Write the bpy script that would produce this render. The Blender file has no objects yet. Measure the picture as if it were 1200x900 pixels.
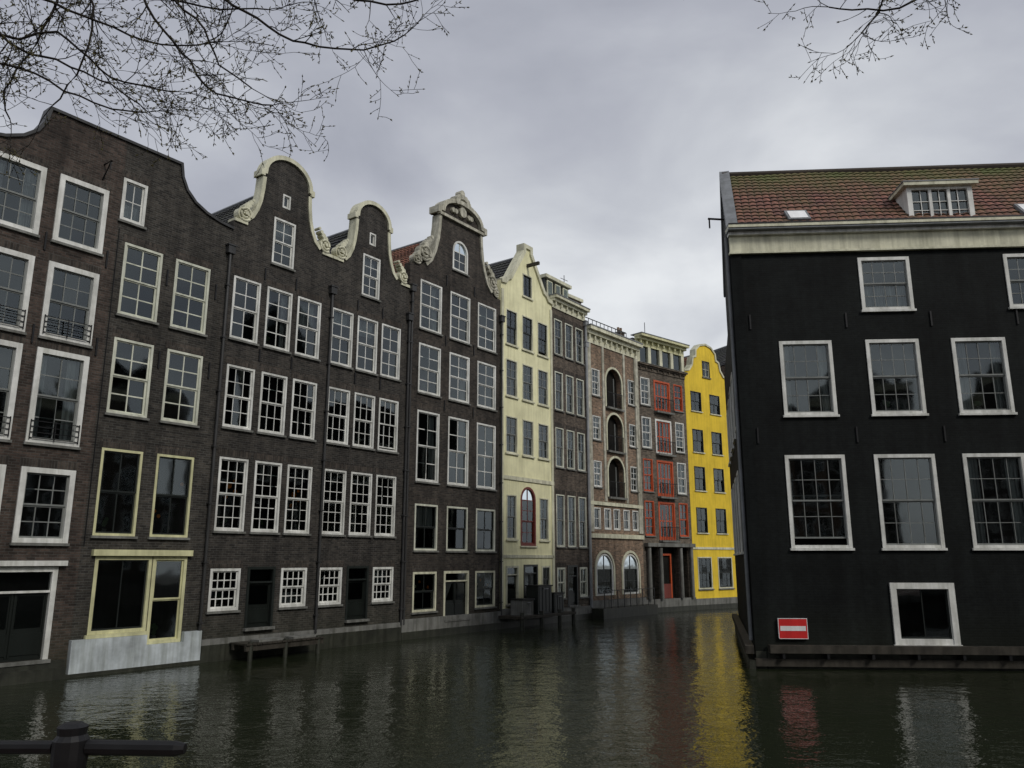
import bpy, math, random
from mathutils import Vector, Matrix
from mathutils.geometry import tessellate_polygon
random.seed(11)
scene = bpy.context.scene
WZ = -.2   # canal water level

# ------------------------------------------------------------ node helpers
def newmat(name):
    m = bpy.data.materials.new(name); m.use_nodes = True
    nt = m.node_tree; nt.nodes.clear()
    out = nt.nodes.new('ShaderNodeOutputMaterial')
    return m, nt, out
def N(nt, t, **kw):
    n = nt.nodes.new(t)
    for k, v in kw.items():
        if k in n.inputs.keys(): n.inputs[k].default_value = v
        else: setattr(n, k, v)
    return n
def L(nt, a, b): nt.links.new(a, b)
def c4(c): return (c[0], c[1], c[2], 1)
def mixc(nt, fac, a, b, mode='MIX'):
    m = nt.nodes.new('ShaderNodeMix'); m.data_type = 'RGBA'; m.blend_type = mode
    for i, s in ((0, fac), (6, a), (7, b)):
        if hasattr(s, 'links'): nt.links.new(s, m.inputs[i])
        elif i == 0: m.inputs[0].default_value = s
        else: m.inputs[i].default_value = c4(s)
    return m.outputs[2]
def ramp(nt, fac, stops):
    r = nt.nodes.new('ShaderNodeValToRGB'); e = r.color_ramp.elements
    while len(e) < len(stops): e.new(0.5)
    for i, (p, c) in enumerate(stops):
        e[i].position = p; e[i].color = c4(c)
    nt.links.new(fac, r.inputs[0]); return r.outputs[0]
def noise_tex(nt, vec, scale, detail=3, rough=.55):
    n = N(nt, 'ShaderNodeTexNoise', Scale=scale, Detail=detail, Roughness=rough)
    nt.links.new(vec, n.inputs['Vector']); return n.outputs[0]
def mapping(nt, vec, sc):
    m = nt.nodes.new('ShaderNodeMapping'); m.inputs['Scale'].default_value = sc
    nt.links.new(vec, m.inputs[0]); return m.outputs[0]

def brick_mat(name, c1, c2, mortar, bw=.23, rh=.075, stain=.4, bump=.7, rough=.85, moss=0.35, spec=.25, streak=.35, fine=.3, hi=1.3, lo=.7):
    m, nt, out = newmat(name)
    tc = N(nt, 'ShaderNodeTexCoord')
    sx = N(nt, 'ShaderNodeSeparateXYZ'); L(nt, tc.outputs['Object'], sx.inputs[0])
    ad = N(nt, 'ShaderNodeMath', operation='ADD'); L(nt, sx.outputs[0], ad.inputs[0]); L(nt, sx.outputs[1], ad.inputs[1])
    cb = N(nt, 'ShaderNodeCombineXYZ'); L(nt, ad.outputs[0], cb.inputs[0]); L(nt, sx.outputs[2], cb.inputs[1])
    b = nt.nodes.new('ShaderNodeTexBrick')
    b.inputs['Color1'].default_value = c4([x*hi for x in c1]); b.inputs['Color2'].default_value = c4([x*lo for x in c2])
    b.inputs['Mortar'].default_value = c4(mortar); b.inputs['Scale'].default_value = 1
    b.inputs['Mortar Size'].default_value = .009; b.inputs['Mortar Smooth'].default_value = .3
    b.inputs['Bias'].default_value = 0; b.inputs['Brick Width'].default_value = bw; b.inputs['Row Height'].default_value = rh
    L(nt, cb.outputs[0], b.inputs['Vector'])
    obj = tc.outputs['Object']
    n1 = noise_tex(nt, obj, .6, 4, .7)
    n2 = noise_tex(nt, mapping(nt, obj, (2.2, 2.2, .22)), 1.3, 3, .6)
    n3 = noise_tex(nt, mapping(nt, obj, (1, 1, 1.8)), 5.5, 3, .75)
    s1 = ramp(nt, n1, [(.32, (1-stain,)*3), (.5, (1, 1, 1)), (.7, (1+stain*.85, 1+stain*.85, 1+stain*.8))])
    s2 = ramp(nt, n2, [(.32, (1-streak,)*3), (.65, (1.1,)*3)])
    s3 = ramp(nt, n3, [(.32, (1-fine,)*3), (.68, (1+fine,)*3)])
    col = mixc(nt, 1, b.outputs[0], s1, 'MULTIPLY'); col = mixc(nt, 1, col, s2, 'MULTIPLY'); col = mixc(nt, 1, col, s3, 'MULTIPLY')
    mr = N(nt, 'ShaderNodeMapRange'); mr.inputs[1].default_value = 0; mr.inputs[2].default_value = 1.8
    mr.inputs[3].default_value = moss; mr.inputs[4].default_value = 0
    L(nt, sx.outputs[2], mr.inputs[0])
    col = mixc(nt, mr.outputs[0], col, (.03, .035, .018))
    p = N(nt, 'ShaderNodeBsdfPrincipled', Roughness=rough); p.inputs['Specular IOR Level'].default_value = spec
    L(nt, col, p.inputs['Base Color'])
    hs = N(nt, 'ShaderNodeMath', operation='MULTIPLY_ADD'); L(nt, b.outputs[1], hs.inputs[0]); hs.inputs[1].default_value = -1
    L(nt, n3, hs.inputs[2])
    bp = N(nt, 'ShaderNodeBump', Strength=bump, Distance=.013); L(nt, hs.outputs[0], bp.inputs['Height'])
    L(nt, bp.outputs[0], p.inputs['Normal']); L(nt, p.outputs[0], out.inputs[0])
    return m

def paint_mat(name, c, rough=.5, dirt=.25, scale=1.5, spec=.35, metal=0, bump=0, streak=True):
    m, nt, out = newmat(name)
    tc = N(nt, 'ShaderNodeTexCoord'); obj = tc.outputs['Object']
    n1 = noise_tex(nt, obj, scale, 4, .65)
    col = mixc(nt, 1, c, ramp(nt, n1, [(.3, (1-dirt,)*3), (.65, (1.05,)*3)]), 'MULTIPLY')
    if streak:
        n2 = noise_tex(nt, mapping(nt, obj, (3, 3, .25)), 1.8, 3, .6)
        col = mixc(nt, 1, col, ramp(nt, n2, [(.3, (1-dirt*.9, 1-dirt*.9, 1-dirt)), (.6, (1.03,)*3)]), 'MULTIPLY')
    p = N(nt, 'ShaderNodeBsdfPrincipled', Roughness=rough, Metallic=metal); p.inputs['Specular IOR Level'].default_value = spec
    L(nt, col, p.inputs['Base Color'])
    if bump:
        bp = N(nt, 'ShaderNodeBump', Strength=bump, Distance=.01)
        L(nt, noise_tex(nt, obj, 25, 2, .6), bp.inputs['Height']); L(nt, bp.outputs[0], p.inputs['Normal'])
    L(nt, p.outputs[0], out.inputs[0]); return m

def tile_mat(name, c1, c2, dark, mossc=(.05, .06, .02), moss=.5, uvtop=None):
    m, nt, out = newmat(name)
    tc = N(nt, 'ShaderNodeTexCoord'); uv = tc.outputs['UV']
    b = nt.nodes.new('ShaderNodeTexBrick'); b.offset = 0
    b.inputs['Color1'].default_value = c4(c1); b.inputs['Color2'].default_value = c4(c2); b.inputs['Mortar'].default_value = c4(dark)
    b.inputs['Scale'].default_value = 1; b.inputs['Mortar Size'].default_value = .07; b.inputs['Mortar Smooth'].default_value = .6
    b.inputs['Brick Width'].default_value = 1; b.inputs['Row Height'].default_value = 1
    L(nt, uv, b.inputs['Vector'])
    n1 = noise_tex(nt, uv, .22, 4, .65); n2 = noise_tex(nt, uv, 1.7, 2, .7)
    col = mixc(nt, 1, b.outputs[0], ramp(nt, n2, [(.3, (.5,)*3), (.7, (1.4,)*3)]), 'MULTIPLY')
    mk = ramp(nt, n1, [(.42, (0, 0, 0)), (.68, (moss,)*3)])
    if uvtop:
        sx = N(nt, 'ShaderNodeSeparateXYZ'); L(nt, uv, sx.inputs[0])
        mr = N(nt, 'ShaderNodeMapRange'); mr.inputs[1].default_value = uvtop*.5; mr.inputs[2].default_value = uvtop
        mr.inputs[3].default_value = 0; mr.inputs[4].default_value = .75; L(nt, sx.outputs[1], mr.inputs[0])
        mk = mixc(nt, 1, mk, mr.outputs[0], 'ADD')
    col = mixc(nt, mk, col, mossc)
    p = N(nt, 'ShaderNodeBsdfPrincipled', Roughness=.8); L(nt, col, p.inputs['Base Color'])
    L(nt, p.outputs[0], out.inputs[0]); return m

M = {}
M['brickA'] = brick_mat('red_brown_brick', (.066, .047, .038), (.052, .039, .032), (.080, .076, .068), moss=.5)
M['brickB'] = brick_mat('dark_brown_brick', (.048, .042, .035), (.036, .032, .028), (.080, .079, .072), moss=.4)
M['brickC'] = brick_mat('grey_brown_brick', (.045, .039, .033), (.034, .030, .027), (.074, .072, .066), moss=.4)
M['brickE'] = brick_mat('umber_brick', (.052, .042, .034), (.040, .033, .028), (.066, .064, .058), moss=.3)
M['brickG'] = brick_mat('brown_brick', (.11, .085, .064), (.085, .066, .05), (.12, .11, .10))
M['brickH'] = brick_mat('pink_brown_brick', (.26, .17, .11), (.21, .145, .1), (.22, .2, .17), stain=.3)
M['brickI'] = brick_mat('taupe_brick', (.15, .12, .09), (.115, .09, .07), (.15, .14, .12), stain=.3)
M['black'] = brick_mat('black_tarred_brick', (.0075, .0092, .009), (.0075, .009, .0088), (.0072, .0087, .0085), stain=.5, bump=.32, rough=.75, moss=.2, spec=.15, streak=.4, hi=1.05, lo=.95)
M['lintel'] = brick_mat('soldier_course_brick', (.062, .050, .041), (.046, .038, .032), (.07, .067, .06), bw=.075, rh=.24)
M['cream'] = paint_mat('cream_stucco', (.82, .79, .50), .75, .18, .9, bump=.2)
M['creamtrim'] = paint_mat('cream_trim', (.68, .665, .50), .55, .32)
M['yellow'] = paint_mat('yellow_stucco', (.78, .55, .04), .7, .18, .8, bump=.2)
M['white'] = paint_mat('white_frame_paint', (.74, .74, .70), .45, .3)
M['ltgreen'] = paint_mat('pale_green_white_paint', (.66, .67, .56), .45, .28)
M['yelframe'] = paint_mat('pale_yellow_frame_paint', (.66, .64, .38), .45, .25)
M['whitebase'] = paint_mat('white_plaster_base', (.56, .61, .63), .7, .42, 1.2)
M['stone'] = paint_mat('grey_stone', (.20, .20, .185), .8, .45, 1.5, .3)
M['palestone'] = paint_mat('pale_sandstone', (.54, .52, .43), .75, .5, 3, .3, bump=.5)
M['darkstone'] = paint_mat('wet_dark_stone', (.04, .042, .03), .5, .6, 1.8, .5, bump=.4)
M['orange'] = paint_mat('red_orange_paint', (.50, .085, .025), .45, .2)
M['darkframe'] = paint_mat('dark_green_black_paint', (.02, .024, .022), .35, .2)
M['greymunt'] = paint_mat('grey_green_muntin_paint', (.20, .21, .20), .45, .2)
M['door'] = paint_mat('dark_door_paint', (.012, .015, .013), .35, .2)
M['reddoor'] = paint_mat('oxblood_door_paint', (.16, .03, .02), .4, .2)
M['pipe'] = paint_mat('dark_zinc_pipe', (.05, .05, .05), .45, .3, metal=.2)
M['lightpipe'] = paint_mat('light_zinc_pipe', (.32, .33, .34), .45, .3, metal=.2)
M['iron'] = paint_mat('black_iron', (.010, .010, .011), .5, .3, 6, .3, streak=False)
M['wood'] = paint_mat('weathered_wood', (.055, .048, .038), .7, .5, 3, .3)
M['lead'] = paint_mat('lead_sheet', (.20, .21, .22), .5, .3)
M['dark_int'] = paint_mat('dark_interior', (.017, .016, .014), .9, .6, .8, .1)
M['lit'] = paint_mat('orange_paper_and_glow', (.9, .25, .02), .6, .1)
M['plant'] = paint_mat('indoor_plant_leaves', (.05, .10, .03), .6, .4, 9)
M['slate'] = tile_mat('dark_slate_tiles', (.04, .04, .042), (.028, .028, .03), (.01, .01, .01), moss=.3)
M['redtile'] = tile_mat('red_roof_tiles', (.25, .09, .05), (.16, .065, .04), (.03, .018, .014), moss=.35)
M['mossytile'] = tile_mat('mossy_red_roof_tiles', (.24, .10, .068), (.145, .065, .05), (.04, .025, .018), mossc=(.085, .095, .025), moss=.45, uvtop=16)
M['red'] = paint_mat('sign_red_paint', (.62, .03, .03), .35, .12)
M['signwhite'] = paint_mat('sign_white_paint', (.8, .8, .8), .35, .12)

def glass_mat():
    m, nt, out = newmat('window_glass')
    tc = N(nt, 'ShaderNodeTexCoord')
    bp = N(nt, 'ShaderNodeBump', Strength=.12, Distance=.02); L(nt, noise_tex(nt, tc.outputs['Object'], 1.6, 1, .5), bp.inputs['Height'])
    fr = N(nt, 'ShaderNodeFresnel', IOR=1.9); L(nt, bp.outputs[0], fr.inputs[1])
    gl = N(nt, 'ShaderNodeBsdfGlossy', Roughness=.04); gl.inputs[0].default_value = (.86, .95, .97, 1); L(nt, bp.outputs[0], gl.inputs['Normal'])
    tr = N(nt, 'ShaderNodeBsdfTransparent'); tr.inputs[0].default_value = (.76, .82, .81, 1)
    mx = N(nt, 'ShaderNodeMixShader'); L(nt, fr.outputs[0], mx.inputs[0]); L(nt, tr.outputs[0], mx.inputs[1]); L(nt, gl.outputs[0], mx.inputs[2])
    L(nt, mx.outputs[0], out.inputs[0]); return m
M['glass'] = glass_mat()
def curtain_mat():
    m, nt, out = newmat('net_curtain')
    tc = N(nt, 'ShaderNodeTexCoord')
    n = noise_tex(nt, mapping(nt, tc.outputs['Object'], (16, 16, .35)), 1.2, 2, .5)
    col = ramp(nt, n, [(.32, (.22, .23, .23)), (.68, (.72, .73, .71))])
    p = N(nt, 'ShaderNodeBsdfPrincipled', Roughness=.9); L(nt, col, p.inputs['Base Color']); L(nt, p.outputs[0], out.inputs[0]); return m
M['curtain'] = curtain_mat()

# ------------------------------------------------------------ mesh builder
class MB:
    def __init__(s): s.v = []; s.f = []; s.uv = None
def link(o, parent=None):
    scene.collection.objects.link(o)
    if parent: o.parent = parent
    return o
def mkobj(name, mb, mat, parent=None, smooth=False):
    me = bpy.data.meshes.new(name); me.from_pydata([tuple(v) for v in mb.v], [], mb.f)
    if mb.uv:
        ul = me.uv_layers.new(name='UVMap')
        for lp in me.loops: ul.data[lp.index].uv = mb.uv[lp.vertex_index]
    if smooth:
        for p in me.polygons: p.use_smooth = True
    me.materials.append(mat); me.update()
    return link(bpy.data.objects.new(name, me), parent)
def tube(mb, pts, rad, sides=6, T=None, cap=True):
    pts = [Vector(p) for p in pts]; n = len(pts); base = len(mb.v)
    for i, p in enumerate(pts):
        t = (pts[min(i+1, n-1)] - pts[max(i-1, 0)]).normalized()
        a = Vector((0, 0, 1)) if abs(t.z) < .9 else Vector((1, 0, 0))
        u = t.cross(a).normalized(); w = t.cross(u)
        r = rad[i] if isinstance(rad, (list, tuple)) else rad
        for k in range(sides):
            an = 2*math.pi*k/sides; q = p + u*math.cos(an)*r + w*math.sin(an)*r
            mb.v.append(T @ q if T else q)
    for i in range(n-1):
        for k in range(sides):
            a = base+i*sides+k; b = base+i*sides+(k+1) % sides
            mb.f.append((a, b, b+sides, a+sides))
    if cap:
        mb.f.append(tuple(base+k for k in range(sides))); mb.f.append(tuple(base+(n-1)*sides+k for k in range(sides)))

class House:
    def __init__(s, name, P, d, z=0):
        s.e = bpy.data.objects.new(name, None); link(s.e)
        s.e.location = (P[0], P[1], z); s.e.rotation_euler = (0, 0, math.atan2(d[1], d[0])); s.e.empty_display_size = .5
        s.g = {}; s.T = Matrix.Identity(4); s.holes = []
    def mb(s, part, mat):
        return s.g.setdefault((part, mat), MB())
    def add(s, part, mat, vs, fs):
        m = s.mb(part, mat); b = len(m.v)
        m.v += [s.T @ Vector(v) for v in vs]; m.f += [tuple(i+b for i in f) for f in fs]
    def box(s, part, mat, x0, x1, y0, y1, z0, z1):
        v = [(x0, y0, z0), (x1, y0, z0), (x1, y1, z0), (x0, y1, z0), (x0, y0, z1), (x1, y0, z1), (x1, y1, z1), (x0, y1, z1)]
        s.add(part, mat, v, [(0, 1, 2, 3), (4, 5, 6, 7), (0, 1, 5, 4), (1, 2, 6, 5), (2, 3, 7, 6), (3, 0, 4, 7)])
    def tube(s, part, mat, pts, r, sides=8): tube(s.mb(part, mat), pts, r, sides, s.T)
    def facade(s, part, mat, outline, holes, depth=.35, back=True):
        polys = [[Vector((x, z, 0)) for x, z in outline]] + [[Vector((x, z, 0)) for x, z in h] for h in holes]
        tri = tessellate_polygon(polys); flat = [p for q in polys for p in q]
        s.add(part, mat, [(p.x, 0, p.y) for p in flat], tri)
        if back:
            tb = tessellate_polygon([polys[0]]); s.add(part, mat, [(p.x, depth, p.y) for p in polys[0]], tb)
        for q in polys:
            n = len(q); vs = [(p.x, 0, p.y) for p in q] + [(p.x, depth, p.y) for p in q]
            s.add(part, mat, vs, [(i, (i+1) % n, (i+1) % n+n, i+n) for i in range(n)])
    def ribbon(s, part, mat, path, wi, wo, y0, y1):
        n = len(path); P = [Vector(p) for p in path]; inn = []; ou = []
        for i in range(n):
            t1 = (P[i]-P[i-1]).normalized() if i > 0 else (P[1]-P[0]).normalized()
            t2 = (P[i+1]-P[i]).normalized() if i < n-1 else t1
            n1 = Vector((t1.y, -t1.x)); n2 = Vector((t2.y, -t2.x)); nn = n1+n2
            if nn.length < .3: nn = n1
            nn.normalize(); k = 1/max(.55, nn.dot(n1))
            inn.append(P[i]+nn*wi*k); ou.append(P[i]-nn*wo*k)
        vs = []
        for a, b in zip(inn, ou): vs += [(a.x, y0, a.y), (b.x, y0, b.y), (b.x, y1, b.y), (a.x, y1, a.y)]
        fs = [(0, 1, 2, 3), (4*n-4, 4*n-3, 4*n-2, 4*n-1)]
        for i in range(n-1):
            for k in range(4):
                a = 4*i+k; b = 4*i+(k+1) % 4; fs.append((a, b, b+4, a+4))
        s.add(part, mat, vs, fs)
    def disc(s, part, mat, cx, cz, R, y0, y1, n=18):
        vs = [(cx+R*math.cos(2*math.pi*i/n), y, cz+R*math.sin(2*math.pi*i/n)) for y in (y0, y1) for i in range(n)]
        s.add(part, mat, vs, [tuple(range(n)), tuple(range(n, 2*n))] + [(i, (i+1) % n, (i+1) % n+n, i+n) for i in range(n)])
    def volute(s, mat, cx, cz, R, sgn):
        pts = []; rr = []
        for i in range(34):
            a = i/33*2*math.pi*1.9; r = R*(1-.8*i/33)
            pts.append((cx+sgn*r*math.cos(a-2.2), -.06, cz+r*math.sin(a-2.2))); rr.append(R*.17)
        s.tube('scroll_ornament', mat, pts, rr, 6)
        s.disc('scroll_ornament', mat, cx, cz, R*.95, 0, .3)
        s.disc('scroll_ornament', mat, cx, cz, R*.22, -.14, 0, 10)
        for k in range(4):
            s.disc('scroll_ornament', mat, cx+sgn*R*(.1+.35*k), cz+R*(.95+.45*k), R*(.42-.07*k), -.08+.01*k, .25, 9)
    def roof(s, part, mat, p0, eu, ev, lu, lv, tu=.24, tv=.3):
        p0, eu, ev = Vector(p0), Vector(eu).normalized(), Vector(ev).normalized(); nn = eu.cross(ev).normalized()
        if nn.z < 0: nn = -nn
        nu = int(lu/tu*5); rows = max(2, int(lv/tv)); tv = lv/rows
        mb = s.mb(part, mat)
        if mb.uv is None: mb.uv = []
        b = len(mb.v); vv = []
        for r in range(rows): vv += [(r*tv+.001, .04), (r*tv+tv*.999, .0)]
        for (v, h) in vv:
            for i in range(nu+1):
                u = lu*i/nu; hh = .034*abs(math.sin(math.pi*u/tu))
                wob = .018*math.sin(u*1.3+v*2)+.015*math.sin(u*.53)
                mb.v.append(s.T @ (p0+eu*u+ev*v+nn*(h+hh+wob))); mb.uv.append((u/tu, v/tv))
        for j in range(len(vv)-1):
            for i in range(nu):
                a = b+j*(nu+1)+i; mb.f.append((a, a+1, a+nu+2, a+nu+1))
    def finish(s):
        for (part, mat), m in s.g.items():
            mkobj(part, m, M[mat], s.e)
    # ---- features
    def pane(s, x0, x1, z0, z1, y):
        t = [random.uniform(-.012, .012) for _ in range(4)]
        s.add('window_glass', 'glass', [(x0, y+t[0], z0), (x1, y+t[1], z0), (x1, y+t[1]+t[2], z1), (x0, y+t[0]+t[2], z1)], [(0, 1, 2, 3)])
    def curtains(s, x0, x1, z0, z1, cur, kind=None):
        w = x1-x0; h = z1-z0
        if random.random() < .3:      # things standing on the inner sill
            x = random.uniform(x0+.15, x1-.15)
            for k in range(5): s.disc('sill_plants', 'plant', x+random.uniform(-.1, .1), z0+.2+random.uniform(0, .22), random.uniform(.04, .09), .19+k*.004, .2+k*.004, 6)
            s.box('plant_pots', 'stone', x-.07, x+.07, .16, .25, z0-.02, z0+.13)
        if random.random() > cur: return
        def drape(a, b, c, d, taper=0):
            n = max(3, int((b-a)/.05)); vs = []
            for i in range(n+1):
                x = a+(b-a)*i/n; y = .23+.025*(i % 2)+random.uniform(-.008, .008)
                xm = x+taper*(1-abs(i/n-.5))
                vs += [(xm, y, c), (x, y, d)]
            s.add('curtains', 'curtain', vs, [(2*i, 2*i+2, 2*i+3, 2*i+1) for i in range(n)])
        k = random.random() if kind is None else kind
        if k < .45:
            a = random.uniform(.14, .3); drape(x0, x0+w*a, z0, z1, -.04); drape(x1-w*random.uniform(.14, .3), x1, z0, z1, .04)
        elif k < .75: drape(x0, x1, z0, z0+h*random.uniform(.3, .5))
        else: drape(x0, x1, z1-h*random.uniform(.15, .6), z1)
    def win(s, xc, w, z0, z1, cols=3, rows=4, fm='white', mm=None, fw=.085, proud=.02, cur=.45, mun=.03, sill='stone', arch=False, meet=True, lintel=True, hole=True, sash=.05, kind=None):
        mm = mm or fm; x0, x1 = xc-w/2, xc+w/2
        if arch:
            zs = z1-w/2; arc = [(xc-math.cos(math.pi*i/12)*w/2, zs+math.sin(math.pi*i/12)*w/2) for i in range(13)]
            path = [(x0, z0)]+arc+[(x1, z0)]
        else: path = [(x0, z0), (x0, z1), (x1, z1), (x1, z0)]
        if hole: s.holes.append((xc, path))
        s.ribbon('window_frames', fm, path, fw, 0 if proud <= .02 else .02, -proud, .14)
        s.box('window_frames', fm, x0+fw, x1-fw, -proud*.6, .138, z0, z0+fw)
        ix0, ix1, iz0 = x0+fw, x1-fw, z0+fw; iz1 = (z1-w/2) if arch else z1-fw
        zm = (iz0+iz1)/2
        segs = [(iz0, zm, .085), (zm, iz1, .05)] if meet else [(iz0, iz1, .07)]
        rr = max(1, rows//len(segs))
        slide = random.uniform(.03, .3)*(iz1-iz0)*.5 if (meet and not arch and random.random() < .06) else 0
        for (a, b, y) in segs:
            q = sash
            if y > .08 and slide: a += slide; b += slide
            s.box('window_sashes', mm, ix0, ix0+q, y-.02, y+.02, a, b); s.box('window_sashes', mm, ix1-q, ix1, y-.02, y+.02, a, b)
            s.box('window_sashes', mm, ix0+q, ix1-q, y-.022, y+.022, a, a+q); s.box('window_sashes', mm, ix0+q, ix1-q, y-.022, y+.022, b-q*.8, b)
            for c in range(1, cols):
                x = ix0+(ix1-ix0)*c/cols; s.box('window_sashes', mm, x-mun/2, x+mun/2, y-.012, y+.012, a+q, b-q*.8)
            for r in range(1, rr):
                z = a+(b-a)*r/rr; s.box('window_sashes', mm, ix0+q, ix1-q, y-.01, y+.01, z-mun/2, z+mun/2)
            nc = cols if cols <= 3 else 2
            for c in range(nc):
                s.pane(ix0+(ix1-ix0)*c/nc, ix0+(ix1-ix0)*(c+1)/nc, a+.02, b-.02, y)
        if arch:
            s.add('window_glass', 'glass', [(x, .06, z) for x, z in arc], [tuple(range(13))])
            s.box('window_sashes', mm, xc-mun/2, xc+mun/2, .03, .08, iz1, z1-fw)
        s.curtains(ix0, ix1, iz0, iz1, cur, kind)
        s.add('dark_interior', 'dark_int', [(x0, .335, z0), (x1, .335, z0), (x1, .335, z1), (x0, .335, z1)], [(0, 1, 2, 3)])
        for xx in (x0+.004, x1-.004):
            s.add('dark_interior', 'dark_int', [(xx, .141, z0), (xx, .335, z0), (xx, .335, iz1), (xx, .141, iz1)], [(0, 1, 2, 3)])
        if sill: s.box('window_sills', sill, x0-.06, x1+.06, -.09, .02, z0-.075, z0-.003)
        if lintel and not arch: s.box('lintels', 'lintel', x0-.08, x1+.08, -.007, .02, z1+.025, z1+.26)
    def door(s, xc, w, z0, z1, fm='white', dm='door', fw=.08, transom=.45, hole=True, double=True, proud=.03):
        x0, x1 = xc-w/2, xc+w/2; path = [(x0, z0), (x0, z1), (x1, z1), (x1, z0)]
        if hole: s.holes.append((xc, path))
        s.ribbon('door_frames', fm, path, fw, .02, -proud, .14)
        zt = z1-fw-transom
        s.box('door_frames', fm, x0+fw, x1-fw, .0, .12, zt-.06, zt); s.pane(x0+fw, x1-fw, zt, z1-fw, .07)
        s.box('doors', dm, x0+fw, x1-fw, .10, .15, z0, zt-.06)
        n = 2 if double else 1; W = (x1-x0-2*fw)/n
        for i in range(n):
            a = x0+fw+W*i
            s.box('doors', dm, a+.06, a+W-.06, .075, .1, z0+.15, z0+.15+(zt-z0)*.3)
            s.box('door_frames', dm, a+.02, a+.06, .07, .1, z0+.1, zt-.1); s.box('door_frames', dm, a+W-.06, a+W-.02, .07, .1, z0+.1, zt-.1)
            s.pane(a+.1, a+W-.1, z0+.3+(zt-z0)*.3, zt-.14, .09)
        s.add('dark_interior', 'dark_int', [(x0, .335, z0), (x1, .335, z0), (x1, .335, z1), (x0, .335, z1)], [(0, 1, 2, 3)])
        s.box('window_sills', 'stone', x0-.05, x1+.05, -.15, .09, z0-.09, z0-.002)
    def shell(s, mat, w, zt, depth=9.0, zb=-.8):
        a, b = .012, w-.012
        s.add('side_and_rear_walls', mat, [(a, .3, zb), (a, depth, zb), (a, depth, zt), (a, .3, zt)], [(0, 1, 2, 3)])
        s.add('side_and_rear_walls', mat, [(b, .3, zb), (b, depth, zb), (b, depth, zt), (b, .3, zt)], [(0, 1, 2, 3)])
        s.add('side_and_rear_walls', mat, [(a, depth, zb), (b, depth, zb), (b, depth, zt), (a, depth, zt)], [(0, 1, 2, 3)])
    def gable_roof(s, mat, w, xc, ze, zr, depth=9.0, wall='brickC'):
        y0 = .34
        for sg in (0, 1):
            p0 = (0.0, y0, ze) if sg == 0 else (w, y0, ze)
            ev = (xc, 0, zr-ze) if sg == 0 else (-(w-xc), 0, zr-ze)
            s.roof('roof_tiles', mat, p0, (0, 1, 0), ev, depth-y0, Vector(ev).length)
        s.add('side_and_rear_walls', wall, [(0, depth-.02, ze), (w, depth-.02, ze), (xc, depth-.02, zr)], [(0, 1, 2)])
        s.tube('roof_ridge', 'lead', [(xc, y0, zr+.06), (xc, depth, zr+.06)], .09, 6)
    def downpipe(s, x, ztop, mat='pipe', zb=.4, y=-.1, hopper=True, r=.05):
        s.tube('drainpipe', mat, [(x, y, zb), (x, y, ztop)], r, 8)
        if hopper:
            s.box('drainpipe', mat, x-.14, x+.14, y-.1, y+.09, ztop, ztop+.28); s.box('drainpipe', mat, x-.17, x+.17, y-.13, y+.1, ztop+.28, ztop+.33)
        z = zb+.6
        while z < ztop:
            s.box('drainpipe', mat, x-.075, x+.075, y-.06, .0, z, z+.05); z += 1.9
    def cornice(s, mat, w, z0, z1, proj=.35, x0=0, top='lead'):
        h = z1-z0
        s.box('cornice', mat, x0-.0, w, -.06, .1, z0, z0+h*.5)
        s.box('cornice', mat, x0-.02, w+.02, -proj*.55, .1, z0+h*.5, z0+h*.72)
        s.box('cornice', mat, x0-.04, w+.04, -proj, .1, z0+h*.72, z0+h*.93)
        s.box('cornice', top, x0-.06, w+.06, -proj-.03, .4, z0+h*.93, z1)
        x = x0+.25
        while x < w-.2:
            s.box('cornice', mat, x-.05, x+.05, -proj*.45, -.06, z0+h*.2, z0+h*.5); x += .6
    def plinth(s, w, z=.35, mat='darkstone', x0=0, y=-.12):
        s.box('stone_plinth', mat, x0, w, y, .2, -.9, z)
        if mat != 'darkstone': s.box('stone_plinth', 'darkstone', x0, w, y-.02, .2, -.9, .1)
    def anchor(s, x, z, h=.55):
        s.box('wall_anchors', 'iron', x-.025, x+.025, -.045, .0, z, z+h)
def hs(H, a=-1e9, b=1e9): return [p for x, p in H.holes if a <= x < b]
def chimney(H, x, y, z0, z1, mat='brickG', w=.6):
    H.box('chimney', mat, x-w/2, x+w/2, y-w/2, y+w/2, z0, z1); H.box('chimney', 'stone', x-w/2-.06, x+w/2+.06, y-w/2-.06, y+w/2+.06, z1, z1+.1)
    for k in (-.14, .14): H.tube('chimney', 'brickH', [(x+k, y, z1+.1), (x+k, y, z1+.45)], .09, 8)

D1 = (.592, .806)
def P1(s): return (-10+.592*s, 26.6+.806*s)

# ============================================================ broad bell-gable house
H = House('wide_brick_canal_house', P1(-8.6), D1); w = 8.6
rowsA = [(12.17, 14.26), (9.25, 11.5), (6.2, 8.9), (3.46, 5.5)]
for xc in (1.55, 3.4):
    for i, (a, b) in enumerate(rowsA):
        H.win(xc, 1.42, a, b, 3 if i != 2 else 2, 4, 'white', 'greymunt', fw=.13, proud=.05, cur=.6, kind=.2 if i > 1 else None)
        if i in (1, 2):   # french-balcony bars
            for q in range(4): H.box('window_guard_rails', 'iron', xc-.66, xc+.66, -.085, -.065, a+.12+.16*q, a+.14+.16*q)
            for q in (-.66, 0, .66): H.box('window_guard_rails', 'iron', xc+q-.012, xc+q+.012, -.09, -.066, a+.08, a+.64)
H.door(2.95, 2.0, .35, 2.8, 'white', 'door', fw=.12, transom=.5)
H.box('door_frames', 'white', 1.75, 4.15, -.16, .0, 2.84, 2.98)
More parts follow.
